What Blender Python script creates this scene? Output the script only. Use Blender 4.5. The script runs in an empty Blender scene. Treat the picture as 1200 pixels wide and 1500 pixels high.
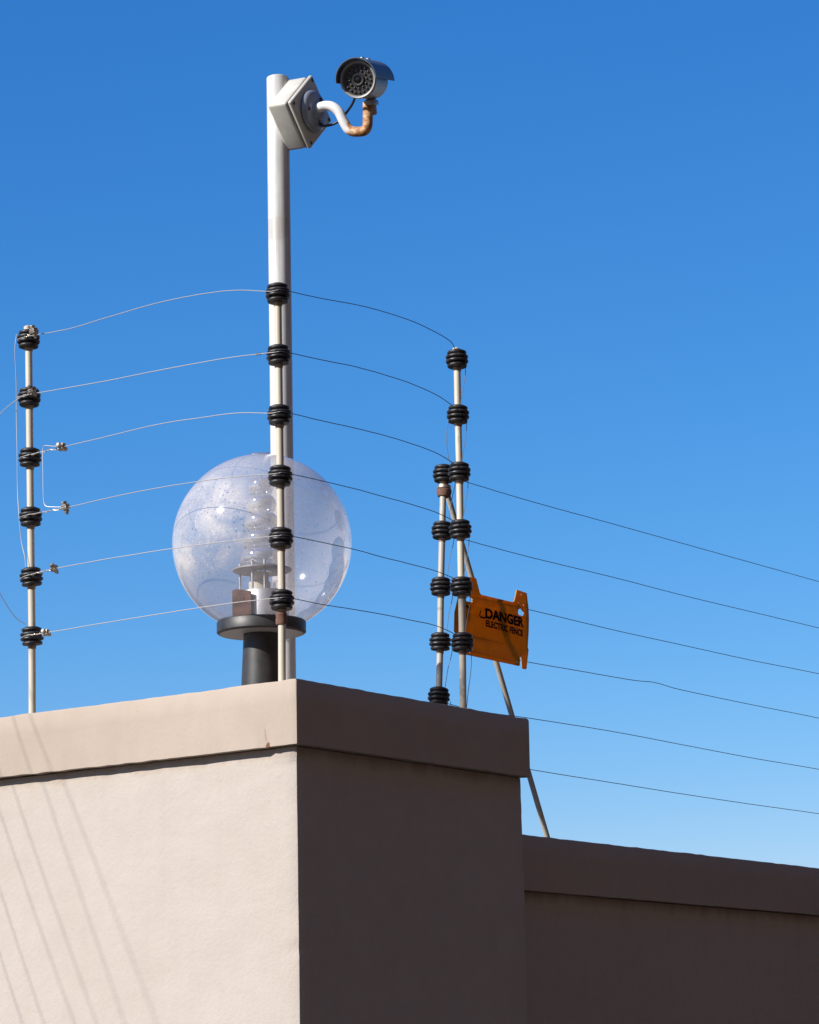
import bpy, bmesh, math, random
from mathutils import Vector, Matrix, noise
random.seed(7)
scene = bpy.context.scene
COL = scene.collection

# ---------------------------------------------------------------- camera
cam_data = bpy.data.cameras.new('camera')
cam_data.sensor_fit = 'VERTICAL'
cam_data.sensor_height = 36.0
cam_data.lens = 4200 / 1500 * 36.0
cam_data.clip_start = 0.1
cam_data.clip_end = 2000
cam = bpy.data.objects.new('camera', cam_data)
COL.objects.link(cam)
right = Vector((0.81608, 0.57758, -0.02051))
up = Vector((0.13257, -0.15253, 0.97937))
fwd = Vector((-0.56253, 0.80196, 0.20105))
m = Matrix((right, up, -fwd)).transposed().to_4x4()
m.translation = Vector((3.8316, -5.0114, 1.62))
cam.matrix_world = m
scene.camera = cam

# ---------------------------------------------------------------- sky, sun, exposure
SUN = Vector((-0.3162, -0.7791, 0.5414)).normalized()
elev = math.asin(SUN.z)
world = bpy.data.worlds.new('World')
scene.world = world
world.use_nodes = True
nt = world.node_tree
nt.nodes.clear()
sky = nt.nodes.new('ShaderNodeTexSky')
sky.sky_type = 'NISHITA'
sky.sun_disc = False
sky.sun_elevation = elev
sky.sun_rotation = math.atan2(SUN.x, SUN.y)
sky.altitude = 1400
sky.air_density = 1.0
sky.dust_density = 0.15
sky.ozone_density = 2.6
bg = nt.nodes.new('ShaderNodeBackground')
bg.inputs['Strength'].default_value = 0.069
wo = nt.nodes.new('ShaderNodeOutputWorld')
# the clear, dry highveld blue of the photograph: the whole sky evenly more saturated
bw = nt.nodes.new('ShaderNodeRGBToBW')
sat = nt.nodes.new('ShaderNodeMix'); sat.data_type = 'RGBA'; sat.clamp_factor = False
sat.inputs[0].default_value = 1.95
nt.links.new(sky.outputs[0], bw.inputs[0])
nt.links.new(bw.outputs[0], sat.inputs[6])
nt.links.new(sky.outputs[0], sat.inputs[7])
pos_ = nt.nodes.new('ShaderNodeVectorMath'); pos_.operation = 'MAXIMUM'
nt.links.new(sat.outputs[2], pos_.inputs[0]); pos_.inputs[1].default_value = (0, 0, 0)
# the camera's steeper colour response to blue sky, the same all over the sky
S_ = 0.101
sep = nt.nodes.new('ShaderNodeSeparateColor'); comb = nt.nodes.new('ShaderNodeCombineColor')
nt.links.new(pos_.outputs[0], sep.inputs[0])
for i_, (gain, power) in enumerate(((1.80, 1.19), (0.970, 0.97), (0.97, 0.70))):
    p_ = nt.nodes.new('ShaderNodeMath'); p_.operation = 'POWER'
    m1_ = nt.nodes.new('ShaderNodeMath'); m1_.operation = 'MULTIPLY'; m1_.inputs[1].default_value = S_
    m2_ = nt.nodes.new('ShaderNodeMath'); m2_.operation = 'MULTIPLY'; m2_.inputs[1].default_value = gain / S_
    nt.links.new(sep.outputs[i_], m1_.inputs[0]); nt.links.new(m1_.outputs[0], p_.inputs[0]); p_.inputs[1].default_value = power
    nt.links.new(p_.outputs[0], m2_.inputs[0]); nt.links.new(m2_.outputs[0], comb.inputs[i_])
nt.links.new(comb.outputs[0], bg.inputs[0])
nt.links.new(bg.outputs[0], wo.inputs[0])

sun_data = bpy.data.lights.new('sun', 'SUN')
sun_data.energy = 5.0
sun_data.angle = math.radians(0.4)
sun_data.color = (1.0, 0.95, 0.885)
sun = bpy.data.objects.new('sun', sun_data)
COL.objects.link(sun)
sun.rotation_euler = SUN.to_track_quat('Z', 'Y').to_euler()
sun.location = (-6, -14, 12)

scene.view_settings.view_transform = 'Standard'
scene.view_settings.look = 'None'
scene.view_settings.exposure = 0.55
scene.view_settings.gamma = 1.0
scene.view_settings.use_curve_mapping = False
scene.render.engine = 'CYCLES'
scene.cycles.transparent_max_bounces = 16

# ---- surveyed positions in metres (X along the street wall, Y along the return wall, Z up)
LEFT_WIRES = [
 [(-0.8385,0.0891,3.4950), (-0.7579,0.0873,3.4945), (-0.6446,0.0847,3.5000), (-0.4677,0.0807,3.5070), (-0.3171,0.0772,3.5026), (-0.2120,0.0748,3.4912), (-0.1212,0.0728,3.4726)],
 [(-0.8490,0.0893,3.3436), (-0.6444,0.0847,3.3424), (-0.4683,0.0807,3.3398), (-0.3185,0.0773,3.3359), (-0.2138,0.0749,3.3311), (-0.1192,0.0727,3.3229)],
 [(-0.8826,0.0901,3.2055), (-0.7770,0.0877,3.1996), (-0.6442,0.0847,3.2030), (-0.4688,0.0807,3.2075), (-0.3195,0.0773,3.2020), (-0.2153,0.0749,3.1952), (-0.1211,0.0728,3.1817)],
 [(-0.8882,0.0902,3.0466), (-0.7558,0.0872,3.0469), (-0.6219,0.0842,3.0516), (-0.4694,0.0807,3.0531), (-0.3208,0.0773,3.0496), (-0.2170,0.0750,3.0442), (-0.1232,0.0728,3.0352)],
 [(-0.8777,0.0900,2.8972), (-0.8003,0.0882,2.9009), (-0.6438,0.0847,2.9027), (-0.4700,0.0807,2.9017), (-0.3220,0.0773,2.8985), (-0.2186,0.0750,2.8945), (-0.1212,0.0728,2.8879)],
 [(-0.8719,0.0899,2.7465), (-0.8264,0.0888,2.7464), (-0.6436,0.0847,2.7488), (-0.4705,0.0807,2.7500), (-0.3232,0.0774,2.7504), (-0.2202,0.0750,2.7493), (-0.1232,0.0728,2.7456)]]
RIGHT_WIRES = [
 [(-0.0750,0.0906,3.4599), (-0.0750,0.2121,3.4767), (-0.0750,0.3482,3.4914), (-0.0750,0.4603,3.4987), (-0.0750,0.5752,3.5009), (-0.0750,0.6780,3.4947), (-0.0750,0.7525,3.4838), (-0.0750,0.7913,3.4669)],
 [(-0.0750,0.0929,3.3130), (-0.0750,0.2085,3.3265), (-0.0750,0.3439,3.3369), (-0.0750,0.4553,3.3404), (-0.0750,0.5695,3.3405), (-0.0750,0.6865,3.3319), (-0.0750,0.7698,3.3161)],
 [(-0.0750,0.0900,3.1712), (-0.0750,0.2050,3.1793), (-0.0750,0.3396,3.1857), (-0.0750,0.4504,3.1888), (-0.0750,0.5641,3.1887), (-0.0750,0.6806,3.1833), (-0.0750,0.7696,3.1690)],
 [(-0.0750,0.0923,3.0268), (-0.0750,0.2016,3.0352), (-0.0750,0.3355,3.0375), (-0.0750,0.4456,3.0371), (-0.0750,0.5587,3.0366), (-0.0750,0.6747,3.0327), (-0.0750,0.7693,3.0197)],
 [(-0.0750,0.0945,2.8820), (-0.0750,0.1981,2.8892), (-0.0750,0.3313,2.8908), (-0.0750,0.4409,2.8885), (-0.0750,0.5534,2.8877), (-0.0750,0.6689,2.8853), (-0.0750,0.7692,2.8768)],
 [(-0.0750,0.0916,2.7393), (-0.0750,0.1947,2.7431), (-0.0750,0.3273,2.7472), (-0.0750,0.4365,2.7496), (-0.0750,0.5485,2.7503), (-0.0750,0.6635,2.7494), (-0.0750,0.7693,2.7402)]]
FAR_WIRES = [
 [(-0.3000,1.0440,3.2209), (-0.3000,1.1650,3.2188), (-0.3000,1.4646,3.2165), (-0.3000,1.8953,3.2191), (-0.3000,2.2842,3.2205), (-0.3000,2.7040,3.2220), (-0.3000,3.1584,3.2236), (-0.3000,4.3584,3.2278)],
 [(-0.3000,1.0314,3.0660), (-0.3000,1.1580,3.0611), (-0.3000,1.4562,3.0595), (-0.3000,1.8848,3.0632), (-0.3000,2.2717,3.0628), (-0.3000,2.6896,3.0666), (-0.3000,3.1421,3.0708), (-0.3000,4.3421,3.0818)],
 [(-0.3000,1.0192,2.9164), (-0.3000,1.1835,2.9109), (-0.3000,1.4314,2.9132), (-0.3000,1.8746,2.9108), (-0.3000,2.2598,2.9128), (-0.3000,2.6756,2.9149), (-0.3000,3.1263,2.9217), (-0.3000,4.3263,2.9340)],
 [(-0.3000,1.0072,2.7720), (-0.3000,1.1770,2.7684), (-0.3000,1.4237,2.7688), (-0.3000,1.6840,2.7731), (-0.3000,1.9589,2.7776), (-0.3000,2.0928,2.7840), (-0.3000,2.2492,2.7784), (-0.3000,2.6630,2.7773), (-0.3000,3.1110,2.7783), (-0.3000,4.3110,2.7783)],
 [(-0.3000,0.9949,2.6185), (-0.3000,1.1699,2.6109), (-0.3000,1.4156,2.6165), (-0.3000,1.8551,2.6199), (-0.3000,2.2364,2.6169), (-0.3000,2.6479,2.6137), (-0.3000,3.0936,2.6145), (-0.3000,4.2936,2.6111)],
 [(-0.3000,0.9838,2.4912), (-0.3000,1.1642,2.4854), (-0.3000,1.4117,2.4787), (-0.3000,1.8454,2.4755), (-0.3000,2.2250,2.4730), (-0.3000,2.6348,2.4724), (-0.3000,3.0787,2.4739), (-0.3000,4.2787,2.4751)]]
SIGN_OUTLINE = [(1.0886,2.9548), (1.1373,2.9567), (1.1529,2.9176), (1.1601,2.9149), (1.3134,2.9158), (1.3236,2.9197), (1.3396,2.9533), (1.3955,2.9519), (1.4027,2.9150), (1.4042,2.8854), (1.4001,2.8477), (1.3921,2.8041), (1.3965,2.7972), (1.3823,2.7457), (1.3761,2.7419), (1.3561,2.7429), (1.3534,2.7738), (1.3477,2.7732), (1.3433,2.7470), (1.0882,2.7486), (1.0745,2.7726), (1.0614,2.7979), (1.0485,2.8035), (1.0507,2.8557), (1.0610,2.8983)]
SIGN_HOLES = [[(1.3546,2.9079), (1.3442,2.9001), (1.3413,2.8896), (1.3484,2.8849), (1.3729,2.8865), (1.3752,2.8975), (1.3676,2.8994)], [(1.0959,2.9046), (1.0925,2.8988), (1.0921,2.8897), (1.1191,2.8896), (1.1205,2.9006), (1.1101,2.9020), (1.1024,2.9073)], [(1.3617,2.9469), (1.3656,2.9446), (1.3634,2.9415), (1.3595,2.9440)], [(1.3446,2.9215), (1.3479,2.9191), (1.3460,2.9151), (1.3431,2.9176)], [(1.3727,2.9204), (1.3763,2.9181), (1.3743,2.9132), (1.3708,2.9155)], [(1.1006,2.7590), (1.1063,2.7579), (1.1036,2.7540), (1.0995,2.7555)], [(1.3287,2.7595), (1.3336,2.7573), (1.3307,2.7520), (1.3271,2.7543)]]
TXT1 = [(1.1728,2.8560), (1.3720,2.8554), (1.1762,2.8806)]
TXT2 = [(1.1741,2.8335), (1.3656,2.8298), (1.1742,2.8498)]
TXT1R = [(1.3749,2.8789), (1.3682,2.8466)]
MARK = [(1.1533,2.8713), (1.1480,2.8589), (1.1558,2.8544), (1.1734,2.8552)]
MARKL = [(1.0917,2.8788), (1.1024,2.8712), (1.0937,2.8539), (1.0948,2.8432)]
CORNER_POST = [(-0.1112,0.0926,2.5536), (-0.1112,0.0926,3.4883), [(-0.1105,0.0925,3.4684), (-0.1102,0.0925,3.3205), (-0.1099,0.0925,3.1771), (-0.1096,0.0925,3.0334), (-0.1093,0.0925,2.8877), (-0.1090,0.0925,2.7434)]]
LEFT_POST = [(-0.8904,0.1103,2.5416), (-0.9147,0.1108,3.5303), [(-0.9109,0.1107,3.4997), (-0.9073,0.1107,3.3501), (-0.9037,0.1106,3.1966), (-0.9001,0.1105,3.0462), (-0.8965,0.1104,2.8955), (-0.8930,0.1103,2.7479)]]
RIGHT_POST = [(-0.0900,0.7906,2.5492), (-0.0900,0.7983,3.4745), [(-0.0900,0.8019,3.4503), (-0.0900,0.8004,3.3065), (-0.0900,0.8002,3.1589), (-0.0900,0.7985,3.0123), (-0.0900,0.7968,2.8669), (-0.0900,0.7952,2.7262)]]
END_POST = [(-0.3000,0.9632,2.3160), (-0.3000,1.0449,3.2430), [(-0.3000,1.0378,3.2235), (-0.3000,1.0254,3.0705), (-0.3000,1.0132,2.9210), (-0.3000,1.0042,2.7753), (-0.3000,0.9924,2.6324), (-0.3000,0.9807,2.4910)]]
BRACE = [(-0.3120,1.0691,3.1791), (-0.3120,1.5131,2.2949)]
END_CLAMP = (-0.3000,1.0377,3.1815)
GLOBE_C = (-0.3740,0.3600,2.9482)
GLOBE_R = 0.2173
POLE = [(-0.5878,0.7200,2.6676), (-0.5869,0.7200,4.2868)]
POLE_R = 0.0296
POLE_JOINT = (-0.5832,0.7200,3.8945)
CAM_O = (-0.4904,0.7804,4.2154)
CAM_R = (0.7992,0.6010,-0.0102)
CAM_U = (0.2108,-0.2644,0.9411)
CAM_T = (0.5629,-0.7543,-0.3380)
CAM_K = 0.001828
SIDE_WIRES = [((-1.4946,-1.8677,3.6950), (-1.5478,-2.6262,3.7114)), ((-1.4806,-1.6684,3.5597), (-1.5280,-2.3439,3.5202)), ((-1.4593,-1.3652,3.3539), (-1.5101,-2.0889,3.3444)), ((-1.4513,-1.2517,3.2050), (-1.4956,-1.8820,3.2075)), ((-1.4518,-1.2581,3.0224), (-1.4758,-1.6000,3.0165)), ((-1.4522,-1.2633,2.8732), (-1.4604,-1.3803,2.8725))]

WALL_TOP = 2.5434
COPING_BOTTOM = 2.3975
LOW_TOP = 2.2878
LOW_COPING_BOTTOM = 2.1445

# ================================================================ helpers
def link(o, parent=None):
    COL.objects.link(o)
    if parent is not None:
        o.parent = parent
    return o

def obj(name, bm, mat, parent=None, smooth=True):
    me = bpy.data.meshes.new(name)
    bm.normal_update()
    bm.to_mesh(me)
    bm.free()
    if smooth:
        for p in me.polygons:
            p.use_smooth = True
        try:
            me.set_sharp_from_angle(angle=math.radians(40))
        except Exception:
            pass
    me.materials.append(mat)
    return link(bpy.data.objects.new(name, me), parent)

def shared(name, me, parent=None):
    return link(bpy.data.objects.new(name, me), parent)

def tag(o, label, cat, group=None, kind=None):
    if label: o['label'] = label
    if cat: o['category'] = cat
    if group: o['group'] = group
    if kind: o['kind'] = kind
    return o

def empty(name, loc, label, cat, group=None):
    o = bpy.data.objects.new(name, None)
    o.empty_display_size = 0.05
    link(o)
    o.location = loc
    return tag(o, label, cat, group)

def place(o, root):
    """mesh made in world coordinates, its parent sits at root's location"""
    o.matrix_parent_inverse = Matrix.Translation(root.location).inverted()
    return o

def lathe(profile, seg=32, origin=(0, 0, 0), axis=(0, 0, 1), bm=None, close=False):
    bm = bm or bmesh.new()
    q = Vector((0, 0, 1)).rotation_difference(Vector(axis).normalized())
    o = Vector(origin)
    rings = []
    for r, z in profile:
        if r < 1e-6:
            rings.append([bm.verts.new(o + q @ Vector((0, 0, z)))])
        else:
            rings.append([bm.verts.new(o + q @ Vector((r * math.cos(2 * math.pi * i / seg), r * math.sin(2 * math.pi * i / seg), z))) for i in range(seg)])
    pairs = list(zip(rings[:-1], rings[1:]))
    if close:
        pairs.append((rings[-1], rings[0]))
    for a, b in pairs:
        for i in range(seg):
            j = (i + 1) % seg
            if len(a) == 1 and len(b) == 1: continue
            if len(a) == 1: bm.faces.new((a[0], b[j], b[i]))
            elif len(b) == 1: bm.faces.new((a[i], a[j], b[0]))
            else: bm.faces.new((a[i], a[j], b[j], b[i]))
    bmesh.ops.recalc_face_normals(bm, faces=bm.faces)
    return bm

def catmull(pts, n=8):
    pts = [Vector(p) for p in pts]
    P = [2 * pts[0] - pts[1]] + pts + [2 * pts[-1] - pts[-2]]
    out = []
    for i in range(1, len(P) - 2):
        for k in range(n):
            t = k / n
            a, b, c, d = P[i - 1], P[i], P[i + 1], P[i + 2]
            out.append(0.5 * ((2 * b) + (c - a) * t + (2 * a - 5 * b + 4 * c - d) * t * t + (3 * b - a - 3 * c + d) * t ** 3))
    out.append(pts[-1])
    return out

def tube(pts, r, seg=10, bm=None, radii=None):
    bm = bm or bmesh.new()
    pts = [Vector(p) for p in pts]
    n = len(pts)
    tans = [(pts[min(i + 1, n - 1)] - pts[max(i - 1, 0)]).normalized() for i in range(n)]
    ref = Vector((0, 0, 1)) if abs(tans[0].z) < 0.9 else Vector((1, 0, 0))
    nrm = (ref - ref.dot(tans[0]) * tans[0]).normalized()
    rings = []
    for i in range(n):
        if i:
            nrm = (nrm - nrm.dot(tans[i]) * tans[i]).normalized()
        bi = tans[i].cross(nrm)
        rr = radii[i] if radii else r
        rings.append([bm.verts.new(pts[i] + rr * (math.cos(2 * math.pi * k / seg) * nrm + math.sin(2 * math.pi * k / seg) * bi)) for k in range(seg)])
    for a, b in zip(rings[:-1], rings[1:]):
        for k in range(seg):
            j = (k + 1) % seg
            bm.faces.new((a[k], a[j], b[j], b[k]))
    bm.faces.new(list(reversed(rings[0])))
    bm.faces.new(rings[-1])
    bmesh.ops.recalc_face_normals(bm, faces=bm.faces)
    return bm

def box(c, ax, ay, az, sx, sy, sz, bevel=0.0, seg=2, bm=None):
    """box centred at c with unit axes ax, ay, az and full sizes"""
    new = bmesh.new()
    bmesh.ops.create_cube(new, size=1.0)
    if True:
        for v in new.verts:
            v.co = Vector((v.co.x * sx, v.co.y * sy, v.co.z * sz))
    if bevel:
        bmesh.ops.bevel(new, geom=list(new.edges), offset=bevel, segments=seg, affect='EDGES', profile=0.5)
    ax, ay, az = Vector(ax).normalized(), Vector(ay).normalized(), Vector(az).normalized()
    M = Matrix((ax, ay, az)).transposed()
    for v in new.verts:
        v.co = Vector(c) + M @ v.co
    bmesh.ops.recalc_face_normals(new, faces=new.faces)
    if bm is None:
        return new
    me = bpy.data.meshes.new('tmp'); new.to_mesh(me); new.free()
    bm.from_mesh(me); bpy.data.meshes.remove(me)
    return bm

# ================================================================ materials
def mat(name, base, rough=0.5, metal=0.0, spec=0.5):
    m = bpy.data.materials.new(name)
    m.use_nodes = True
    b = m.node_tree.nodes['Principled BSDF']
    b.inputs['Base Color'].default_value = (*base, 1)
    b.inputs['Roughness'].default_value = rough
    b.inputs['Metallic'].default_value = metal
    if 'Specular IOR Level' in b.inputs:
        b.inputs['Specular IOR Level'].default_value = spec
    return m

def N(m, t, **kw):
    n = m.node_tree.nodes.new(t)
    for k, v in kw.items():
        if k in n.inputs: n.inputs[k].default_value = v
        else: setattr(n, k, v)
    return n

def L(m, a, b): m.node_tree.links.new(a, b)
def B(m): return m.node_tree.nodes['Principled BSDF']
def OUT(m): return m.node_tree.nodes['Material Output']

def coords(m, kind='Object'):
    return N(m, 'ShaderNodeTexCoord').outputs[kind]

def ramp(m, fac, p0, c0, p1, c1):
    r = N(m, 'ShaderNodeValToRGB')
    r.color_ramp.elements[0].position = p0; r.color_ramp.elements[0].color = c0 if len(c0) == 4 else (*c0, 1)
    r.color_ramp.elements[1].position = p1; r.color_ramp.elements[1].color = c1 if len(c1) == 4 else (*c1, 1)
    L(m, fac, r.inputs[0])
    return r.outputs[0]

def mixc(m, fac, a, b, mode='MIX'):
    n = N(m, 'ShaderNodeMix', data_type='RGBA', blend_type=mode)
    for s, v in ((n.inputs[0], fac), (n.inputs[6], a), (n.inputs[7], b)):
        if isinstance(v, (float, int)): s.default_value = v
        elif isinstance(v, tuple): s.default_value = (*v, 1) if len(v) == 3 else v
        else: L(m, v, s)
    return n.outputs[2]

def ntex(m, vec, scale, detail=4, rough=0.55, dist=0.0):
    n = N(m, 'ShaderNodeTexNoise')
    n.inputs['Scale'].default_value = scale
    n.inputs['Detail'].default_value = detail
    n.inputs['Roughness'].default_value = rough
    n.inputs['Distortion'].default_value = dist
    if vec is not None: L(m, vec, n.inputs['Vector'])
    return n.outputs['Fac']

def mapping(m, vec, scale=(1, 1, 1), loc=(0, 0, 0)):
    n = N(m, 'ShaderNodeMapping')
    n.inputs['Scale'].default_value = scale
    n.inputs['Location'].default_value = loc
    L(m, vec, n.inputs['Vector'])
    return n.outputs[0]

def math_(m, op, a, b=None, clamp=False):
    n = N(m, 'ShaderNodeMath', operation=op)
    n.use_clamp = clamp
    for s, v in ((n.inputs[0], a), (n.inputs[1], b)):
        if v is None: continue
        if isinstance(v, (float, int)): s.default_value = v
        else: L(m, v, s)
    return n.outputs[0]

def bump(m, height, strength, dist, normal=None):
    n = N(m, 'ShaderNodeBump')
    n.inputs['Strength'].default_value = strength
    n.inputs['Distance'].default_value = dist
    L(m, height, n.inputs['Height'])
    if normal is not None: L(m, normal, n.inputs['Normal'])
    return n.outputs[0]

def blob_mask(m, pos, centre, size, noise_amt=0.35, nscale=60):
    """1 inside an irregular ellipsoid patch, 0 outside"""
    mp = mapping(m, pos, (1 / size[0], 1 / size[1], 1 / size[2]), (-centre[0] / size[0], -centre[1] / size[1], -centre[2] / size[2]))
    ln = N(m, 'ShaderNodeVectorMath', operation='LENGTH'); L(m, mp, ln.inputs[0])
    nz = ntex(m, pos, nscale, 3)
    v = math_(m, 'ADD', ln.outputs['Value'], math_(m, 'MULTIPLY', math_(m, 'SUBTRACT', nz, 0.5), noise_amt * 4))
    return ramp(m, v, 0.75, (1, 1, 1), 1.05, (0, 0, 0))

def plaster(name, base, warm, grain, streak_z):
    m = mat(name, base, 0.92, spec=0.25)
    pos = coords(m)
    big = ntex(m, pos, 1.7, 5, 0.6)
    col = mixc(m, ramp(m, big, 0.35, (0, 0, 0), 0.72, (1, 1, 1)), base, warm)
    mid = ntex(m, pos, 14, 5, 0.65)
    col = mixc(m, ramp(m, mid, 0.3, (0.93, 0.92, 0.91), 0.75, (1.03, 1.03, 1.02)), (0.0, 0.0, 0.0), col, 'MIX') if False else mixc(m, 1.0, col, ramp(m, mid, 0.3, (0.94, 0.935, 0.93), 0.75, (1.0, 1.0, 1.0)), 'MULTIPLY')
    # faint vertical rain streaks
    st = ntex(m, mapping(m, pos, (22, 22, 0.7)), 1.0, 4, 0.6)
    col = mixc(m, 1.0, col, ramp(m, st, 0.5, (1, 1, 1), 0.78, (0.975, 0.965, 0.955)), 'MULTIPLY')
    # tiny pits and dirt specks
    sp = ntex(m, pos, 130, 2, 0.5)
    col = mixc(m, ramp(m, sp, 0.73, (0, 0, 0), 0.80, (0.5, 0.5, 0.5)), col, (base[0] * .45, base[1] * .42, base[2] * .4))
    # brown run-off line under the coping
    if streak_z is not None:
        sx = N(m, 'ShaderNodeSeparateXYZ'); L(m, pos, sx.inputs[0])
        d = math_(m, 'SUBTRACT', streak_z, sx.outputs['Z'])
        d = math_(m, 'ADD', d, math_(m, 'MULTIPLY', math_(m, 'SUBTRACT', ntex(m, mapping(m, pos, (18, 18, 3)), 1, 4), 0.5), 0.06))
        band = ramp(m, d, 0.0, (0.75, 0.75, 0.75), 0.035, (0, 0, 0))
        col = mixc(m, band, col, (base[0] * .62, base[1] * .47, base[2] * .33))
    L(m, col, B(m).inputs['Base Color'])
    h1 = ntex(m, pos, 95, 4, 0.7)
    h2 = ntex(m, pos, 300, 3, 0.6)
    h3 = ntex(m, pos, 7, 4, 0.5)
    n = bump(m, h1, grain, 0.0035)
    n = bump(m, h2, grain * 0.6, 0.0012, n)
    n = bump(m, h3, 0.3, 0.006, n)
    L(m, n, B(m).inputs['Normal'])
    return m

M_WALL = plaster('wall_plaster', (0.430, 0.385, 0.345), (0.415, 0.365, 0.318), 0.40, 2.40)
M_COPE = plaster('coping_plaster', (0.400, 0.335, 0.278), (0.362, 0.298, 0.242), 0.20, None)
M_LOWW = plaster('low_wall_plaster', (0.43, 0.375, 0.325), (0.41, 0.35, 0.30), 0.5, 2.147)
# rust mark and hairline crack where the corner coping has been chipped
def stain(m, centre, size, colour, nscale=80, amt=0.35, strength=1.0):
    inp = B(m).inputs['Base Color']
    prev = inp.links[0].from_socket
    mask = blob_mask(m, coords(m), centre, size, amt, nscale)
    L(m, mixc(m, math_(m, 'MULTIPLY', mask, strength), prev, colour), inp)
stain(M_COPE, (-0.087, 0.0, 2.402), (0.008, 0.05, 0.008), (0.15, 0.07, 0.045), 150)
stain(M_COPE, (-0.092, 0.0, 2.425), (0.002, 0.05, 0.018), (0.24, 0.16, 0.12), 120, 0.2, 0.5)
stain(M_COPE, (-0.50, 0.0, 2.49), (0.0016, 0.05, 0.06), (0.36, 0.28, 0.21), 30, 0.5, 0.5)
stain(M_COPE, (-0.47, 0.0, 2.43), (0.0016, 0.05, 0.05), (0.36, 0.28, 0.21), 30, 0.5, 0.4)

def rod_paint(name, base, rust, amount, rough=0.45):
    m = mat(name, base, rough)
    pos = coords(m)
    n1 = ntex(m, mapping(m, pos, (1, 1, 0.35)), 60, 4, 0.65)
    n2 = ntex(m, pos, 9, 3)
    c = mixc(m, 1.0, base, ramp(m, n2, 0.3, (0.9, 0.88, 0.84), 0.7, (1, 1, 1)), 'MULTIPLY')
    c = mixc(m, ramp(m, n1, 0.62 - amount, (0, 0, 0), 0.72 - amount * 0.5, (1, 1, 1)), c, rust)
    L(m, c, B(m).inputs['Base Color'])
    L(m, bump(m, n1, 0.25, 0.0006), B(m).inputs['Normal'])
    return m
M_ROD = rod_paint('cream_rod_paint', (0.52, 0.475, 0.385), (0.40, 0.33, 0.23), 0.0)
M_ROD_GREY = rod_paint('weathered_rod_paint', (0.40, 0.38, 0.335), (0.30, 0.27, 0.22), 0.08)
M_RUST = rod_paint('rusty_steel', (0.15, 0.075, 0.05), (0.07, 0.03, 0.022), 0.12, 0.8)
M_COLLAR = rod_paint('brown_collar_paint', (0.30, 0.23, 0.16), (0.13, 0.075, 0.05), 0.12, 0.8)
M_INS = mat('black_insulator_plastic', (0.012, 0.011, 0.012), 0.42)
_n = ntex(M_INS, coords(M_INS), 70, 3)
L(M_INS, ramp(M_INS, _n, 0.35, (0.008, 0.008, 0.009), 0.75, (0.028, 0.024, 0.022)), B(M_INS).inputs['Base Color'])
L(M_INS, ramp(M_INS, _n, 0.3, (0.3, 0.3, 0.3), 0.7, (0.6, 0.6, 0.6)), B(M_INS).inputs['Roughness'])

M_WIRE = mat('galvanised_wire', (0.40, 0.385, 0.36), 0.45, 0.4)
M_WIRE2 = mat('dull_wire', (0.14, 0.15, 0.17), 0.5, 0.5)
M_NUT = mat('zinc_clamp', (0.46, 0.42, 0.33), 0.38, 0.8)
L(M_NUT, ramp(M_NUT, ntex(M_NUT, coords(M_NUT), 160, 3), 0.42, (0.50, 0.47, 0.40), 0.66, (0.20, 0.12, 0.06)), B(M_NUT).inputs['Base Color'])

# aluminium camera pole: silvery paint with a dirty band where the sleeve joins
M_POLE = mat('silver_pole_paint', (0.66, 0.66, 0.64), 0.34, 0.0)
_p = coords(M_POLE)
_n = ntex(M_POLE, mapping(M_POLE, _p, (3, 3, 0.6)), 16, 5, 0.65)
_c = ramp(M_POLE, _n, 0.35, (0.50, 0.495, 0.475), 0.65, (0.60, 0.60, 0.59))
_m1 = blob_mask(M_POLE, _p, (-0.5832, 0.70, 3.870), (0.045, 0.05, 0.045), 0.10, 45)
_sx = N(M_POLE, 'ShaderNodeSeparateXYZ'); L(M_POLE, _p, _sx.inputs[0])
_below = math_(M_POLE, 'LESS_THAN', _sx.outputs['Z'], 3.8945)
_m1 = math_(M_POLE, 'MULTIPLY', _m1, _below)
_c = mixc(M_POLE, math_(M_POLE, 'MULTIPLY', _m1, 0.5), _c, (0.42, 0.38, 0.33))
_st = ntex(M_POLE, mapping(M_POLE, _p, (70, 70, 1.6)), 1.0, 4, 0.6)
_c = mixc(M_POLE, 1.0, _c, ramp(M_POLE, _st, 0.45, (1, 1, 1), 0.72, (0.84, 0.83, 0.81)), 'MULTIPLY')
_sp = ntex(M_POLE, _p, 90, 2)
_c = mixc(M_POLE, ramp(M_POLE, _sp, 0.70, (0, 0, 0), 0.76, (0.35, 0.35, 0.35)), _c, (0.30, 0.27, 0.24))
L(M_POLE, _c, B(M_POLE).inputs['Base Color'])

M_BOX = mat('ivory_abs_plastic', (0.62, 0.62, 0.57), 0.5)
L(M_BOX, ramp(M_BOX, ntex(M_BOX, coords(M_BOX), 20, 4), 0.35, (0.44, 0.425, 0.37), 0.65, (0.51, 0.505, 0.45)), B(M_BOX).inputs['Base Color'])
M_GASKET = mat('perished_gasket', (0.07, 0.05, 0.04), 0.9)
M_FLANGE = mat('grey_cast_flange', (0.25, 0.28, 0.33), 0.42, 0.3)
M_HOOD = mat('grey_blue_hood_paint', (0.10, 0.125, 0.155), 0.42, 0.25)
M_HOUSING = mat('silver_housing_paint', (0.27, 0.27, 0.26), 0.45, 0.3)
M_BLACK = mat('matt_black_plastic', (0.012, 0.012, 0.013), 0.5)
M_LENS = mat('black_lens_glass', (0.006, 0.006, 0.008), 0.06)
M_LED = mat('smoky_led_lens', (0.026, 0.022, 0.022), 0.4)
M_CABLE = mat('black_cable', (0.012, 0.012, 0.013), 0.45)
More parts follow.
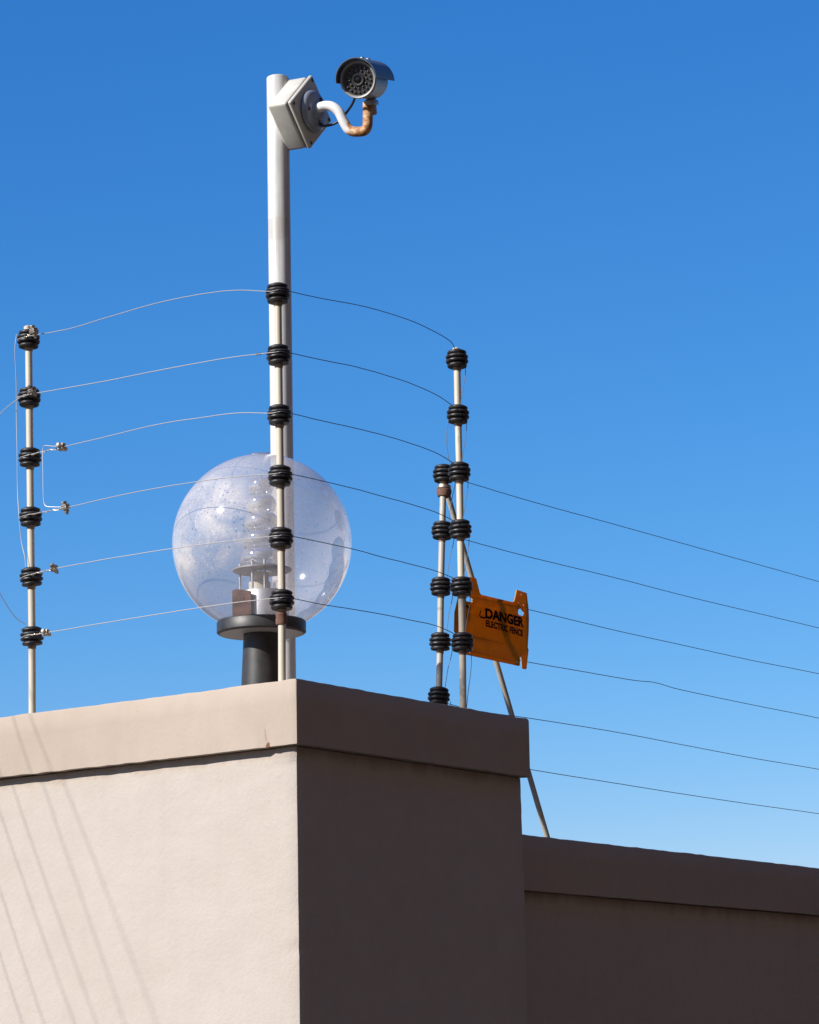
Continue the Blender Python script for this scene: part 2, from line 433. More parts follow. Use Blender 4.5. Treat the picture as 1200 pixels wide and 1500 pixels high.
# arm: white paint that has turned to rust towards the camera end
M_ARM = mat('white_arm_paint_rusting', (0.75, 0.75, 0.74), 0.35)
M_STRAP = rod_paint('rusting_strap_paint', (0.40, 0.27, 0.15), (0.17, 0.09, 0.05), 0.12, 0.6)

M_PED = mat('black_lamp_paint', (0.028, 0.028, 0.030), 0.48)
_n = ntex(M_PED, coords(M_PED), 26, 5, 0.65)
L(M_PED, ramp(M_PED, _n, 0.35, (0.013, 0.013, 0.014), 0.70, (0.036, 0.034, 0.033)), B(M_PED).inputs['Base Color'])
L(M_PED, bump(M_PED, ntex(M_PED, coords(M_PED), 240, 3), 0.15, 0.0008), B(M_PED).inputs['Normal'])
M_CAN = mat('aluminium_can', (0.50, 0.51, 0.53), 0.5, 0.8)
M_PORC = mat('cream_porcelain', (0.72, 0.68, 0.56), 0.3)
M_PLATE = mat('dull_reflector_plate', (0.30, 0.29, 0.29), 0.45, 0.4)

def clear_shell(name, tint, haze, gloss_rough, dusty, mirror=0.0):
    """clear plastic wall: mostly see-through, a little mirror, and a milky film that scatters light"""
    m = bpy.data.materials.new(name)
    m.use_nodes = True
    t = m.node_tree
    for n in list(t.nodes):
        if n.type != 'OUTPUT_MATERIAL': t.nodes.remove(n)
    tr = N(m, 'ShaderNodeBsdfTransparent'); tr.inputs[0].default_value = (*tint, 1)
    gl = N(m, 'ShaderNodeBsdfGlossy'); gl.inputs['Roughness'].default_value = gloss_rough
    gl.inputs['Color'].default_value = (1, 1, 1, 1)
    fr = N(m, 'ShaderNodeFresnel')
    ge = N(m, 'ShaderNodeNewGeometry')
    L(m, math_(m, 'SUBTRACT', 1.38, math_(m, 'MULTIPLY', ge.outputs['Backfacing'], 1.38 - 1 / 1.38)), fr.inputs['IOR'])   # thin wall: same mirror from both sides
    df = N(m, 'ShaderNodeBsdfDiffuse'); df.inputs['Color'].default_value = (0.78, 0.77, 0.78, 1)
    tl = N(m, 'ShaderNodeBsdfTranslucent'); tl.inputs['Color'].default_value = (0.80, 0.78, 0.78, 1)
    fr_out = math_(m, 'ADD', fr.outputs[0], mirror, True)
    mix_d = N(m, 'ShaderNodeMixShader'); mix_d.inputs[0].default_value = 0.5
    L(m, df.outputs[0], mix_d.inputs[1]); L(m, tl.outputs[0], mix_d.inputs[2])
    mix_h = N(m, 'ShaderNodeMixShader')
    if dusty:
        pos = coords(m)
        lw = N(m, 'ShaderNodeLayerWeight'); lw.inputs['Blend'].default_value = 0.35
        rim = ramp(m, lw.outputs['Facing'], 0.35, (0, 0, 0), 1.0, (0.30, 0.30, 0.30))
        n1 = ntex(m, pos, 9, 5, 0.62, 0.6)
        n1 = ramp(m, n1, 0.38, (0, 0, 0), 0.66, (1, 1, 1))
        # the dust lies on the sunward, weathered side
        side = blob_mask(m, pos, (-0.030, -0.195, 0.020), (0.185, 0.18, 0.135), 0.10, 9)
        h = math_(m, 'MULTIPLY', math_(m, 'MULTIPLY', n1, side), 0.60)
        fine = ntex(m, pos, 170, 3, 0.7)
        h = math_(m, 'ADD', h, math_(m, 'MULTIPLY', math_(m, 'MULTIPLY', ramp(m, fine, 0.55, (0, 0, 0), 0.68, (1, 1, 1)), side), 0.30))
        h = math_(m, 'ADD', h, haze)
        h = math_(m, 'ADD', h, rim)
        # heavier grey film inside the half that faces away from the street
        dp = N(m, 'ShaderNodeVectorMath', operation='DOT_PRODUCT'); L(m, pos, dp.inputs[0]); dp.inputs[1].default_value = (-0.56, 0.80, 0.10)
        h = math_(m, 'ADD', h, ramp(m, dp.outputs['Value'], 0.0, (0, 0, 0), 0.08, (0.24, 0.24, 0.24)))
        # cleared spots where drops have dried
        drops = N(m, 'ShaderNodeTexVoronoi'); drops.inputs['Scale'].default_value = 85
        L(m, pos, drops.inputs['Vector'])
        hole = ramp(m, drops.outputs['Distance'], 0.13, (0.15, 0.15, 0.15), 0.26, (1, 1, 1))
        keep = ramp(m, ntex(m, pos, 14, 3), 0.42, (1, 1, 1), 0.58, (0, 0, 0))
        hole = math_(m, 'MAXIMUM', hole, keep)
        h = math_(m, 'MULTIPLY', h, hole, True)
        L(m, h, mix_h.inputs[0])
        # dark grime specks
        specks = ramp(m, ntex(m, pos, 60, 2, 0.5), 0.735, (0, 0, 0), 0.76, (1, 1, 1))
        dc = mixc(m, math_(m, 'MULTIPLY', specks, 0.9), (0.86, 0.82, 0.79), (0.10, 0.09, 0.09))
        L(m, dc, df.inputs['Color']); L(m, dc, tl.inputs['Color'])
    else:
        mix_h.inputs[0].default_value = haze
    L(m, tr.outputs[0], mix_h.inputs[1]); L(m, mix_d.outputs[0], mix_h.inputs[2])
    mix_g = N(m, 'ShaderNodeMixShader')
    L(m, fr_out, mix_g.inputs[0])
    L(m, mix_h.outputs[0], mix_g.inputs[1]); L(m, gl.outputs[0], mix_g.inputs[2])
    L(m, mix_g.outputs[0], OUT(m).inputs['Surface'])
    return m
M_GLOBE = clear_shell('dusty_clear_globe', (0.94, 0.93, 0.94), 0.23, 0.085, True)
M_SLEEVE = clear_shell('clear_ribbed_glass', (0.97, 0.97, 0.97), 0.12, 0.07, False, 0.45)

def translucent(name, col, k):
    m = mat(name, col, 0.6, spec=0.2)
    tl = N(m, 'ShaderNodeBsdfTranslucent'); tl.inputs[0].default_value = (*col, 1)
    mx = N(m, 'ShaderNodeMixShader'); mx.inputs[0].default_value = k
    L(m, B(m).outputs[0], mx.inputs[1]); L(m, tl.outputs[0], mx.inputs[2])
    L(m, mx.outputs[0], OUT(m).inputs['Surface'])
    n1 = ntex(m, coords(m), 40, 4)
    c = ramp(m, n1, 0.3, tuple(x * 0.85 for x in col), 0.7, col)
    L(m, c, B(m).inputs['Base Color']); L(m, c, tl.inputs[0])
    return m
M_SIGN = translucent('orange_yellow_sign_plastic', (0.80, 0.345, 0.004), 0.42)
M_INK = mat('black_print', (0.006, 0.004, 0.003), 0.9, spec=0.05)

M_GROUND = mat('paved_ground', (0.06, 0.055, 0.05), 0.95)
L(M_GROUND, ramp(M_GROUND, ntex(M_GROUND, coords(M_GROUND), 3, 6), 0.3, (0.034, 0.031, 0.028), 0.7, (0.052, 0.046, 0.040)), B(M_GROUND).inputs['Base Color'])

# ================================================================ the setting: ground
bm = bmesh.new()
bmesh.ops.create_grid(bm, x_segments=8, y_segments=8, size=400)
g = obj('ground', bm, M_GROUND, smooth=False)
g['kind'] = 'structure'

# unseen brick block added to keep the return wall in deep warm shade
M_BRICK = mat('brown_brick', (0.30, 0.17, 0.115), 0.9)
_bt = N(M_BRICK, 'ShaderNodeTexBrick', Scale=1.0)
_bt.inputs['Color1'].default_value = (0.115, 0.056, 0.034, 1); _bt.inputs['Color2'].default_value = (0.085, 0.042, 0.026, 1)
_bt.inputs['Mortar'].default_value = (0.13, 0.10, 0.08, 1)
_bt.inputs['Brick Width'].default_value = 0.23; _bt.inputs['Row Height'].default_value = 0.086; _bt.inputs['Mortar Size'].default_value = 0.008
_sx = N(M_BRICK, 'ShaderNodeSeparateXYZ'); _cx = N(M_BRICK, 'ShaderNodeCombineXYZ')
L(M_BRICK, coords(M_BRICK), _sx.inputs[0]); L(M_BRICK, _sx.outputs['Y'], _cx.inputs[0]); L(M_BRICK, _sx.outputs['Z'], _cx.inputs[1])
L(M_BRICK, _cx.outputs[0], _bt.inputs['Vector']); L(M_BRICK, _bt.outputs['Color'], B(M_BRICK).inputs['Base Color'])
M_PANE = mat('dark_window_glass', (0.02, 0.022, 0.025), 0.08)
M_FRAME = mat('brown_window_frame', (0.10, 0.07, 0.05), 0.5)
block = empty('added_shade_building', (9.0, 0, 0), 'tall brown brick block added out of view behind the camera to shade the return wall', 'building')
X_, Y_, Z_ = (1, 0, 0), (0, 1, 0), (0, 0, 1)
place(obj('wall', box((11.5, 3, 8.6), X_, Y_, Z_, 7.0, 70, 17.2, 0.02, 1), M_BRICK, block, False), block)
place(obj('roof', box((11.5, 3, 17.35), X_, Y_, Z_, 7.6, 70.6, 0.30, 0.02, 1), M_FRAME, block, False), block)
for fl in range(5):
    for k in range(7):
        y = -13.5 + k * 4.8; z = 1.9 + fl * 3.3
        f = place(obj('window', box((7.99, y, z), X_, Y_, Z_, 0.10, 1.5, 1.3, 0.01, 1), M_FRAME, block, False), block)
        for s in (-1, 1):
            p_ = obj('pane', box((7.935, y + s * 0.36, z), X_, Y_, Z_, 0.012, 0.64, 1.14), M_PANE, f, False)

# ================================================================ walls
def dense(poly, step, corner=0.004):
    """closed outline with bevelled corners and a point every step"""
    n = len(poly); out = []
    for i in range(n):
        a, b, c = Vector(poly[i - 1]), Vector(poly[i]), Vector(poly[(i + 1) % n])
        d1 = (a - b).normalized(); d2 = (c - b).normalized()
        out.append(b + d1 * corner); out.append(b + (d1 + d2) * corner * 0.3); out.append(b + d2 * corner)
        s = b + d2 * corner; e = c - d2 * corner
        k = max(1, int(min((e - s).length / step, 400)))
        for j in range(1, k):
            out.append(s.lerp(e, j / k))
    return out

def prism(poly, levels, wobble, step, corner=0.004, edge_z=0.0, seed=0.0, chips=None):
    """solid from an outline; levels = [(z, inset)], wobble pushes the faces in and out a little like hand-floated plaster"""
    pts = dense(poly, step, corner)
    n = len(pts)
    cx = sum((p for p in pts), Vector((0, 0))) / n
    bm = bmesh.new(); rings = []
    for li, (z, inset) in enumerate(levels):
        ring = []
        for i, p in enumerate(pts):
            t = (pts[(i + 1) % n] - pts[i - 1]).normalized()
            nn = Vector((t.y, -t.x))
            w = wobble * noise.noise(Vector((p.x * 9, p.y * 9, z * 9 + seed)))
            w += wobble * 0.5 * noise.noise(Vector((p.x * 60, p.y * 60, z * 60 + seed)))
            q = p + nn * (w - inset)
            if chips: q = q + nn * chips(p, z)
            dz = edge_z * noise.noise(Vector((p.x * 30, p.y * 30, z * 5 + 7 + seed))) + edge_z * 0.6 * noise.noise(Vector((p.x * 3, p.y * 3, z + seed)))
            ring.append(bm.verts.new((q.x, q.y, z + dz)))
        rings.append(ring)
    for a, b in zip(rings[:-1], rings[1:]):
        for i in range(n):
            j = (i + 1) % n
            bm.faces.new((a[i], a[j], b[j], b[i]))
    f0 = bm.faces.new(list(reversed(rings[0]))); f1 = bm.faces.new(rings[-1])
    bmesh.ops.triangulate(bm, faces=[f0, f1])
    bmesh.ops.recalc_face_normals(bm, faces=bm.faces)
    return bm

# outline (counter-clockwise): street face runs to -X, return wall runs to +Y
K = 0.02275
def street(x, off): return (x, -K * x + off)
COPE = [street(-7.0, 0.0), (0.0, 0.0), (0.0, 0.949), (-0.72, 0.949), (-0.72, 0.60), street(-7.0, 0.60)]
o1 = 0.027
BODY = [street(-7.0, o1), (-0.0222, o1), (-0.0222, 0.940), (-0.72 + o1, 0.940), (-0.72 + o1, 0.60 - o1), street(-7.0, 0.60 - o1)]

tall = empty('tall_boundary_wall', (0, 0, 0), 'tall plastered wall corner, sunlit beige on its left face and dark on its right face', 'wall')
def body_chips(p, z):
    w = 0.0
    if p.x > -0.085 and p.y < 0.03 and z > 2.372: w += 0.0065 + 0.002 * noise.noise(Vector((p.x * 150, 3, z * 90)))
    if abs(p.x) < 0.03 and abs(p.y) < 0.035:
        c = noise.noise(Vector((0.3, 7.7, z * 42)))
        w -= max(0.0, c - 0.32) * 0.012 + max(0.0, noise.noise(Vector((5.1, 0.2, z * 9))) - 0.1) * 0.004
    return w
lv = [(0.0, 0), (1.0, 0)] + [(1.2 + 0.012 * k, 0) for k in range(int((COPING_BOTTOM - 1.2) / 0.012))] + [(COPING_BOTTOM - 0.002, 0)]
place(obj('wall_body', prism(BODY, lv, 0.0016, 0.03, 0.004, 0.0, 3.0, body_chips), M_WALL, tall), tall)
def cope_chips(p, z):
    if p.y < 0.02 and abs(p.x + 0.087) < 0.006 and z < COPING_BOTTOM + 0.006: return -0.008
    return 0.0
lv = [(COPING_BOTTOM, 0.0), (COPING_BOTTOM + 0.004, 0.0), (COPING_BOTTOM + 0.05, 0), (WALL_TOP - 0.05, 0), (WALL_TOP - 0.006, 0.0005), (WALL_TOP - 0.001, 0.004), (WALL_TOP, 0.012)]
place(obj('coping', prism(COPE, lv, 0.0014, 0.012, 0.003, 0.0016, 11.0, cope_chips), M_COPE, tall), tall)

low = empty('low_boundary_wall', (-0.32, 1, 0), 'lower plastered wall with a coping, stepping back in shade beyond the tall corner', 'wall')
LC = [(-0.46, 0.948), (-0.20, 0.948), (-0.20, 9.0), (-0.46, 9.0)]
LB = [(-0.442, 0.948), (-0.218, 0.948), (-0.218, 9.0), (-0.442, 9.0)]
lv = [(0.0, 0)] + [(1.0 + 0.04 * k, 0) for k in range(int((LOW_COPING_BOTTOM - 1.0) / 0.04))] + [(LOW_COPING_BOTTOM - 0.002, 0)]
place(obj('wall_body', prism(LB, lv, 0.0016, 0.04, 0.004, 0.0, 21.0), M_LOWW, low), low)
lv = [(LOW_COPING_BOTTOM, 0), (LOW_COPING_BOTTOM + 0.004, 0), (LOW_TOP - 0.05, 0), (LOW_TOP - 0.006, 0.0005), (LOW_TOP - 0.001, 0.004), (LOW_TOP, 0.012)]
place(obj('coping', prism(LC, lv, 0.0014, 0.03, 0.003, 0.0016, 31.0), M_COPE, low), low)

# ================================================================ electric fence posts
INS_PROFILE = []
for k, rr in enumerate((0.0252, 0.0288, 0.0288, 0.0248)):
    z0 = -0.0215 + k * 0.0112
    INS_PROFILE += [(0.0195, z0), (rr - 0.0016, z0 + 0.0004), (rr, z0 + 0.0030), (rr - 0.0002, z0 + 0.0052), (rr - 0.0022, z0 + 0.0074), (0.0195, z0 + 0.0082)]
INS_PROFILE = [(0.0094, -0.0225)] + [(0.016, -0.0225)] + INS_PROFILE + [(0.016, 0.0225), (0.0094, 0.0225)]
_b = lathe(INS_PROFILE, 40)
_tmp = obj('insulator', _b, M_INS)
INS_ME = _tmp.data
bpy.data.objects.remove(_tmp)

def fence_post(data, label, material, collars=True, r=0.0088, extra_base=0.0):
    base, top, ins = [Vector(data[0]), Vector(data[1]), [Vector(p) for p in data[2]]]
    root = empty('fence_post', base, label, 'fence post', 'electric fence posts on the wall')
    # tube follows the slightly bent line through its insulators
    pts = [base - Vector((0, 0, extra_base))] + list(reversed(ins)) + [top]
    bmp = tube(catmull(pts, 4), r, 16)
    place(obj('tube', bmp, material, root), root)
    place(obj('end_cap', lathe([(0, 0.006), (r * 0.6, 0.005), (r * 1.06, 0.002), (r * 1.06, -0.006)], 16, top), M_ROD, root), root)
    for i, p in enumerate(ins):
        q = ins[i + 1] if i + 1 < len(ins) else base
        pr = ins[i - 1] if i else top
        ax = (pr - q).normalized()
        o = shared('insulator', INS_ME, root)
        rot = Vector((0, 0, 1)).rotation_difference(ax).to_matrix().to_4x4()
        rot = rot @ Matrix.Rotation(random.uniform(-0.08, 0.08), 4, 'X') @ Matrix.Rotation(random.uniform(-0.04, 0.04), 4, 'Y')
        o.matrix_parent_inverse = Matrix.Translation(root.location).inverted()
        o.matrix_basis = Matrix.Translation(p) @ rot
        if collars:
            c = p - ax * 0.0275
            place(obj('brown_collar', lathe([(r, -0.005), (r * 1.10, -0.003), (r * 1.18, 0.004), (r * 1.18, 0.006), (r, 0.006)], 16, c, ax), M_COLLAR, root), root)  # brown collar just below each insulator
    return root, ins, top

post_c, INS_C, _ = fence_post(CORNER_POST, 'cream fence post on the wall corner, in front of the globe lamp and silver pole', M_ROD)
post_l, INS_L, _ = fence_post(LEFT_POST, 'leftmost cream fence post, with shiny wire clamps beside its black insulators', M_ROD)
post_r, INS_R, _ = fence_post(RIGHT_POST, 'taller of the two fence posts on the right, just left of the orange sign', M_ROD)
post_e, INS_E, _ = fence_post(END_POST, 'shorter leaning fence post with rusty clamp and diagonal brace, behind the taller right one', M_ROD_GREY, r=0.0085)
# rusty sleeve low on the corner post
place(obj('rusty_clamp', lathe([(0.009, -0.014), (0.0125, -0.013), (0.0135, -0.004), (0.0120, 0.004), (0.0135, 0.010), (0.0105, 0.015), (0.009, 0.015)], 18, (-0.1110, 0.0926, 2.700)), M_RUST, post_c), post_c)
# clamp and brace of the end post
ec = Vector(END_CLAMP)
axp = (Vector(END_POST[2][0]) - Vector(END_POST[2][1])).normalized()
place(obj('rusty_clamp', lathe([(0.010, -0.016), (0.0165, -0.013), (0.0195, -0.004), (0.0200, 0.004), (0.0165, 0.007), (0.0165, 0.012), (0.0120, 0.016), (0.010, 0.03), (0.009, 0.03)], 20, ec + Vector((0, 0, -0.006)), axp), M_RUST, post_e), post_e)
place(obj('clamp_ring', lathe([(0.0135, -0.005), (0.0185, -0.004), (0.0185, 0.004), (0.0135, 0.005)], 20, ec + axp * 0.006, axp), M_NUT, post_e), post_e)
brace_top = Vector(BRACE[0]); brace_bot = Vector(BRACE[1])
place(obj('brace', tube([brace_top, brace_top.lerp(brace_bot, .33), brace_top.lerp(brace_bot, .66), brace_bot], 0.0074, 14), M_ROD_GREY, post_e), post_e)

# ================================================================ wires
def bolt_clamp(c, along, parent, s=1.0, roll=0.4):
    """small two-plate line clamp with a hex bolt"""
    c = Vector(c); along = Vector(along).normalized()
    side = along.cross(Vector((0, 0, 1))).normalized()
    upv = side.cross(along).normalized()
    upv = (upv * math.cos(roll) + side * math.sin(roll)).normalized()
    side = along.cross(upv).normalized()
    bm = box(c, along, side, upv, 0.013 * s, 0.0135 * s, 0.006 * s, 0.0012)
    box(c + upv * 0.0045 * s, along, side, upv, 0.012 * s, 0.012 * s, 0.003 * s, 0.0008, bm=bm)
    lathe([(0, 0.0125 * s), (0.0045 * s, 0.0125 * s), (0.0052 * s, 0.011 * s), (0.0052 * s, 0.0063 * s), (0, 0.0063 * s)], 6, c, upv, bm)
    lathe([(0, -0.013 * s), (0.0026 * s, -0.013 * s), (0.0026 * s, -0.009 * s), (0.005 * s, -0.009 * s), (0.005 * s, -0.003 * s), (0, -0.003 * s)], 6, c, upv, bm)
    o = obj('clamp', bm, M_NUT, parent, smooth=False)
    return o

def wire(name, pts, label, group, r=0.00125, material=None, n=10, jitter=0.0004):
    pts = catmull(pts, n)
    pts = [p + Vector((noise.noise(p * 23) * jitter, noise.noise(p * 23 + Vector((9, 0, 0))) * jitter, noise.noise(p * 23 + Vector((0, 9, 0))) * jitter)) for p in pts]
    o = obj(name, tube(pts, r, 8), material or M_WIRE)
    tag(o, label, 'wire', group)
    return o

order = ['topmost', 'second', 'third', 'fourth', 'fifth', 'lowest']
LSTART = [None] * 6
clamp_at = [(-0.8480, 0.062, 3.4985), (-0.8520, 0.062, 3.3490), (-0.7770, 0.0877, 3.1996), (-0.7640, 0.0873, 3.0468), (-0.8003, 0.0882, 2.9009), (-0.8264, 0.0888, 2.7464)]
for i, pts in enumerate(LEFT_WIRES):
    p = INS_L[i]
    # wraps the front of the left insulator, and hooks into the corner one
    start = [(p.x - 0.012, p.y - 0.0255, p.z - 0.006), (p.x + 0.010, p.y - 0.0275, p.z - 0.002)]
    q = INS_C[i]
    end = [(q.x - 0.010, q.y - 0.0265, q.z + 0.001), (q.x + 0.012, q.y - 0.0250, q.z)]
    body = pts[1:-1]
    w = wire('fence_wire', start + body + end, '%s wire between the leftmost post and the corner post' % order[i], 'electric fence wires', r=0.0010)
    k = clamp_at[i]
    bolt_clamp(k, (1, -0.02, 0.12), w, 1.30 if i < 4 else 1.15, 0.3 + 0.5 * (i % 3))
    # the free end twisted back round the wire
    a = Vector(start[1]); b = Vector(k)
    tw = []
    for s in range(26):
        t = s / 25
        c = a.lerp(b, t); ang = t * 22
        tw.append(c + Vector((0, math.cos(ang), math.sin(ang))) * 0.0024)
    obj('twist', tube(tw, 0.0009, 6), M_NUT, w)

# tiny crimp beads on the second wire near the corner post
w2 = [o for o in COL.objects if o.name.startswith('fence_wire')][1]
for x, z in ((-0.1585, 3.3268), (-0.151, 3.3262)):
    obj('crimp', lathe([(0, -0.003), (0.0028, -0.002), (0.0028, 0.002), (0, 0.003)], 8, (x, 0.0737, z), (1, 0, -0.05)), M_INS, w2)

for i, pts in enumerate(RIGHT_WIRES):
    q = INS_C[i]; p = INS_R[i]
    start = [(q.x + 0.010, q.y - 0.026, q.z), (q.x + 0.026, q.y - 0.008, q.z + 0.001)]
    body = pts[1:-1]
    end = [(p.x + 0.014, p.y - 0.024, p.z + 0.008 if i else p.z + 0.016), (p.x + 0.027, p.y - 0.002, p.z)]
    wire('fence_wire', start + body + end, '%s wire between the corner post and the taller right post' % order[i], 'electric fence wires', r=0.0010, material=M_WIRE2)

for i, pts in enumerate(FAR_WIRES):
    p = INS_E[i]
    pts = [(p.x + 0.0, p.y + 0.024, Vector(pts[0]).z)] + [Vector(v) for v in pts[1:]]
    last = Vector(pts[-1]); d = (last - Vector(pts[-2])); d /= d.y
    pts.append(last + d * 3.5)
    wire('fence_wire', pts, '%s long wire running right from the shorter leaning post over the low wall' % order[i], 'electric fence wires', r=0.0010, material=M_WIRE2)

def P3(o, dx=0.0, dy=0.0, dz=0.0): return (o.x + dx, o.y + dy, o.z + dz)

# jumper leads on the leftmost post
wire('jumper_wire', [P3(INS_L[0], -0.020, -0.022, 0.012), P3(INS_L[0], -0.0235, -0.024, -0.03), P3(INS_L[1], -0.029, -0.016, 0.03), P3(INS_L[1], -0.030, -0.014, -0.03), P3(INS_L[2], -0.028, -0.016, 0.0), P3(INS_L[2], -0.026, -0.016, -0.08), P3(INS_L[3], -0.020, -0.020, 0.0), P3(INS_L[3], -0.014, -0.018, -0.06), P3(INS_L[4], -0.006, -0.018, 0.05), P3(INS_L[4], -0.002, -0.018, 0.022)],
     'thin jumper lead running down the left side of the leftmost post', None, r=0.0009)
j = wire('jumper_wire', [(-0.7800, 0.085, 3.2012), (-0.800, 0.080, 3.2040), (-0.823, 0.078, 3.2085), (-0.830, 0.078, 3.205), (-0.831, 0.078, 3.185), (-0.829, 0.078, 3.10), (-0.8275, 0.079, 3.068), (-0.820, 0.080, 3.057), (-0.800, 0.083, 3.053), (-0.768, 0.086, 3.0490)],
     'thin bracket-shaped jumper lead linking the third and fourth wires right of the leftmost post', None, r=0.0010, n=8)
wire('jumper_wire', [P3(INS_L[1], 0.010, -0.028, 0.001), P3(INS_L[1], -0.012, -0.0285, -0.008), (-0.958, 0.075, 3.320), (-0.985, 0.066, 3.290), (-1.03, 0.05, 3.225), (-1.12, 0.03, 3.05), (-1.24, 0.05, 2.86)],
     'pale looping wire leaving the frame left of the leftmost post, level with its second insulator', None, r=0.0009)
wire('jumper_wire', [P3(INS_L[5], 0.004, -0.029, 0.026), (-0.915, 0.072, 2.795), (-0.950, 0.060, 2.850), (-0.985, 0.050, 2.930), (-1.05, 0.045, 3.05), (-1.16, 0.05, 3.12), (-1.25, 0.05, 3.08)],
     'dark looping wire rising to the left from the leftmost post\'s lowest insulator', None, r=0.0010, material=M_WIRE2)

# thin leads beside the right posts
for i in range(5):
    a, b = INS_R[i], INS_R[i + 1]
    wire('jumper_wire', [P3(a, 0.018, 0.012, -0.018), P3(a, 0.017, 0.010, -0.045), P3(a.lerp(b, .55), 0.014, 0.004, 0), P3(b, 0.010, -0.004, 0.018)],
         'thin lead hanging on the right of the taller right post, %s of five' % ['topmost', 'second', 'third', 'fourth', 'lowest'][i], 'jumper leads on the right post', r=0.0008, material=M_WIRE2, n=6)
wire('jumper_wire', [P3(INS_R[5], 0.018, 0.010, -0.018), P3(INS_R[5], 0.018, 0.010, -0.06), P3(INS_R[5], 0.010, 0.004, -0.13), P3(INS_R[5], 0.006, 0.000, -0.175)],
     'thin lead from the taller right post\'s lowest insulator down to the wall', None, r=0.0008, material=M_WIRE2, n=6)
wire('jumper_wire', [P3(INS_R[1], -0.012, -0.026, -0.018), P3(INS_R[1], -0.016, -0.030, -0.07), P3(INS_R[2], -0.012, -0.026, 0.02)],
     'thin lead on the left of the taller right post between its second and third insulators', None, r=0.0008, material=M_WIRE2, n=6)
for i in range(5):
    a = INS_E[i]; b = INS_E[i + 1] if i < 4 else INS_E[5]
    wire('jumper_wire', [P3(a, 0.020, 0.024, -0.012), P3(a, 0.020, 0.022, -0.03), P3(a.lerp(b, .5), 0.018, 0.012, 0), P3(b, 0.016, 0.006, 0.022)],
         'thin lead beside the shorter leaning post, %s of five' % ['topmost', 'second', 'third', 'fourth', 'lowest'][i], 'jumper leads on the leaning post', r=0.0008, material=M_WIRE2, n=6)

# the fence that branches off towards the street, just left of the picture: its wires shade the sunlit wall
side_post = empty('fence_post', (-1.30, 0.11, WALL_TOP), 'fence post left of the picture where the side fence branches off', 'fence post', 'electric fence posts on the wall')
place(obj('tube', tube([(-1.30, 0.11, 2.52), (-1.30, 0.11, 3.75)], 0.0088, 14), M_ROD, side_post), side_post)
street_post = empty('fence_post', (-1.50, -3.3, 0), 'fence post out in the street side, left of the picture', 'fence post', 'electric fence posts on the wall')
place(obj('tube', tube([(-1.50, -3.3, 0.0), (-1.50, -3.3, 3.9)], 0.02, 14), M_ROD, street_post), street_post)
for i, (a, b) in enumerate(SIDE_WIRES):
    a = Vector(a); b = Vector(b)
    d = (b - a) / (b.y - a.y)
    s = a + d * (0.10 - a.y); e = a + d * (-3.28 - a.y)
    pts = [s, s.lerp(e, .25) + Vector((0.004, 0, -0.004)), s.lerp(e, .5) + Vector((-0.004, 0, -0.006)), s.lerp(e, .75) + Vector((0.003, 0, -0.004)), e]
    wire('fence_wire', pts, '%s wire of the side fence just outside the picture on the left' % order[i], 'electric fence wires', r=0.0009)
    for q, par in ((s, side_post), (e, street_post)):
        o = shared('insulator', INS_ME, par)
        o.matrix_parent_inverse = Matrix.Translation(par.location).inverted()
        o.matrix_basis = Matrix.Translation((par.location.x, par.location.y, q.z))

# ================================================================ warning sign
SX = -0.282
T = 0.0022
def sheet(outline, holes):
    cu = bpy.data.curves.new('sheet', 'CURVE')
    cu.dimensions = '2D'; cu.fill_mode = 'BOTH'; cu.extrude = T / 2; cu.bevel_depth = 0.0
    for pl in [outline] + holes:
        sp = cu.splines.new('POLY'); sp.points.add(len(pl) - 1); sp.use_cyclic_u = True
        for k, (y, z) in enumerate(pl): sp.points[k].co = (y, z, 0, 1)
    o = bpy.data.objects.new('sheet', cu)
    me = bpy.data.meshes.new_from_object(o)
    bpy.data.objects.remove(o); bpy.data.curves.remove(cu)
    return me
YZ = Matrix(((0, 0, 1, SX), (1, 0, 0, 0), (0, 1, 0, 0), (0, 0, 0, 1)))   # local x,y -> world Y,Z
def smooth_loop(pl, n=3):
    """round each corner a little"""
    out = []
    m_ = len(pl)
    for i in range(m_):
        a, b, c = Vector(pl[i - 1]), Vector(pl[i]), Vector(pl[(i + 1) % m_])
        r = min(0.004, (a - b).length * .3, (c - b).length * .3)
        p = b + (a - b).normalized() * r; q = b + (c - b).normalized() * r
        for k in range(n + 1):
            t = k / n
            out.append(tuple((1 - t) ** 2 * p + 2 * t * (1 - t) * b + t * t * q))
    return out
me = sheet(smooth_loop(SIGN_OUTLINE), [smooth_loop(h) for h in SIGN_HOLES])
me.transform(YZ)
# slight cup: the left edge curls back towards the wires, the right end flares
for v in me.vertices:
    y = v.co.y
    v.co.x += 0.010 * math.sin((y - 1.03) * 9.0) - 0.030 * max(0.0, 1.060 - y) / 0.03 * 0.5
me.materials.append(M_SIGN)
sign = bpy.data.objects.new('warning_sign', me); link(sign)
tag(sign, 'orange plastic DANGER ELECTRIC FENCE sign hanging on the wires at the right', 'sign')
def sign_x(y): return SX + T / 2 + 0.010 * math.sin((y - 1.03) * 9.0)

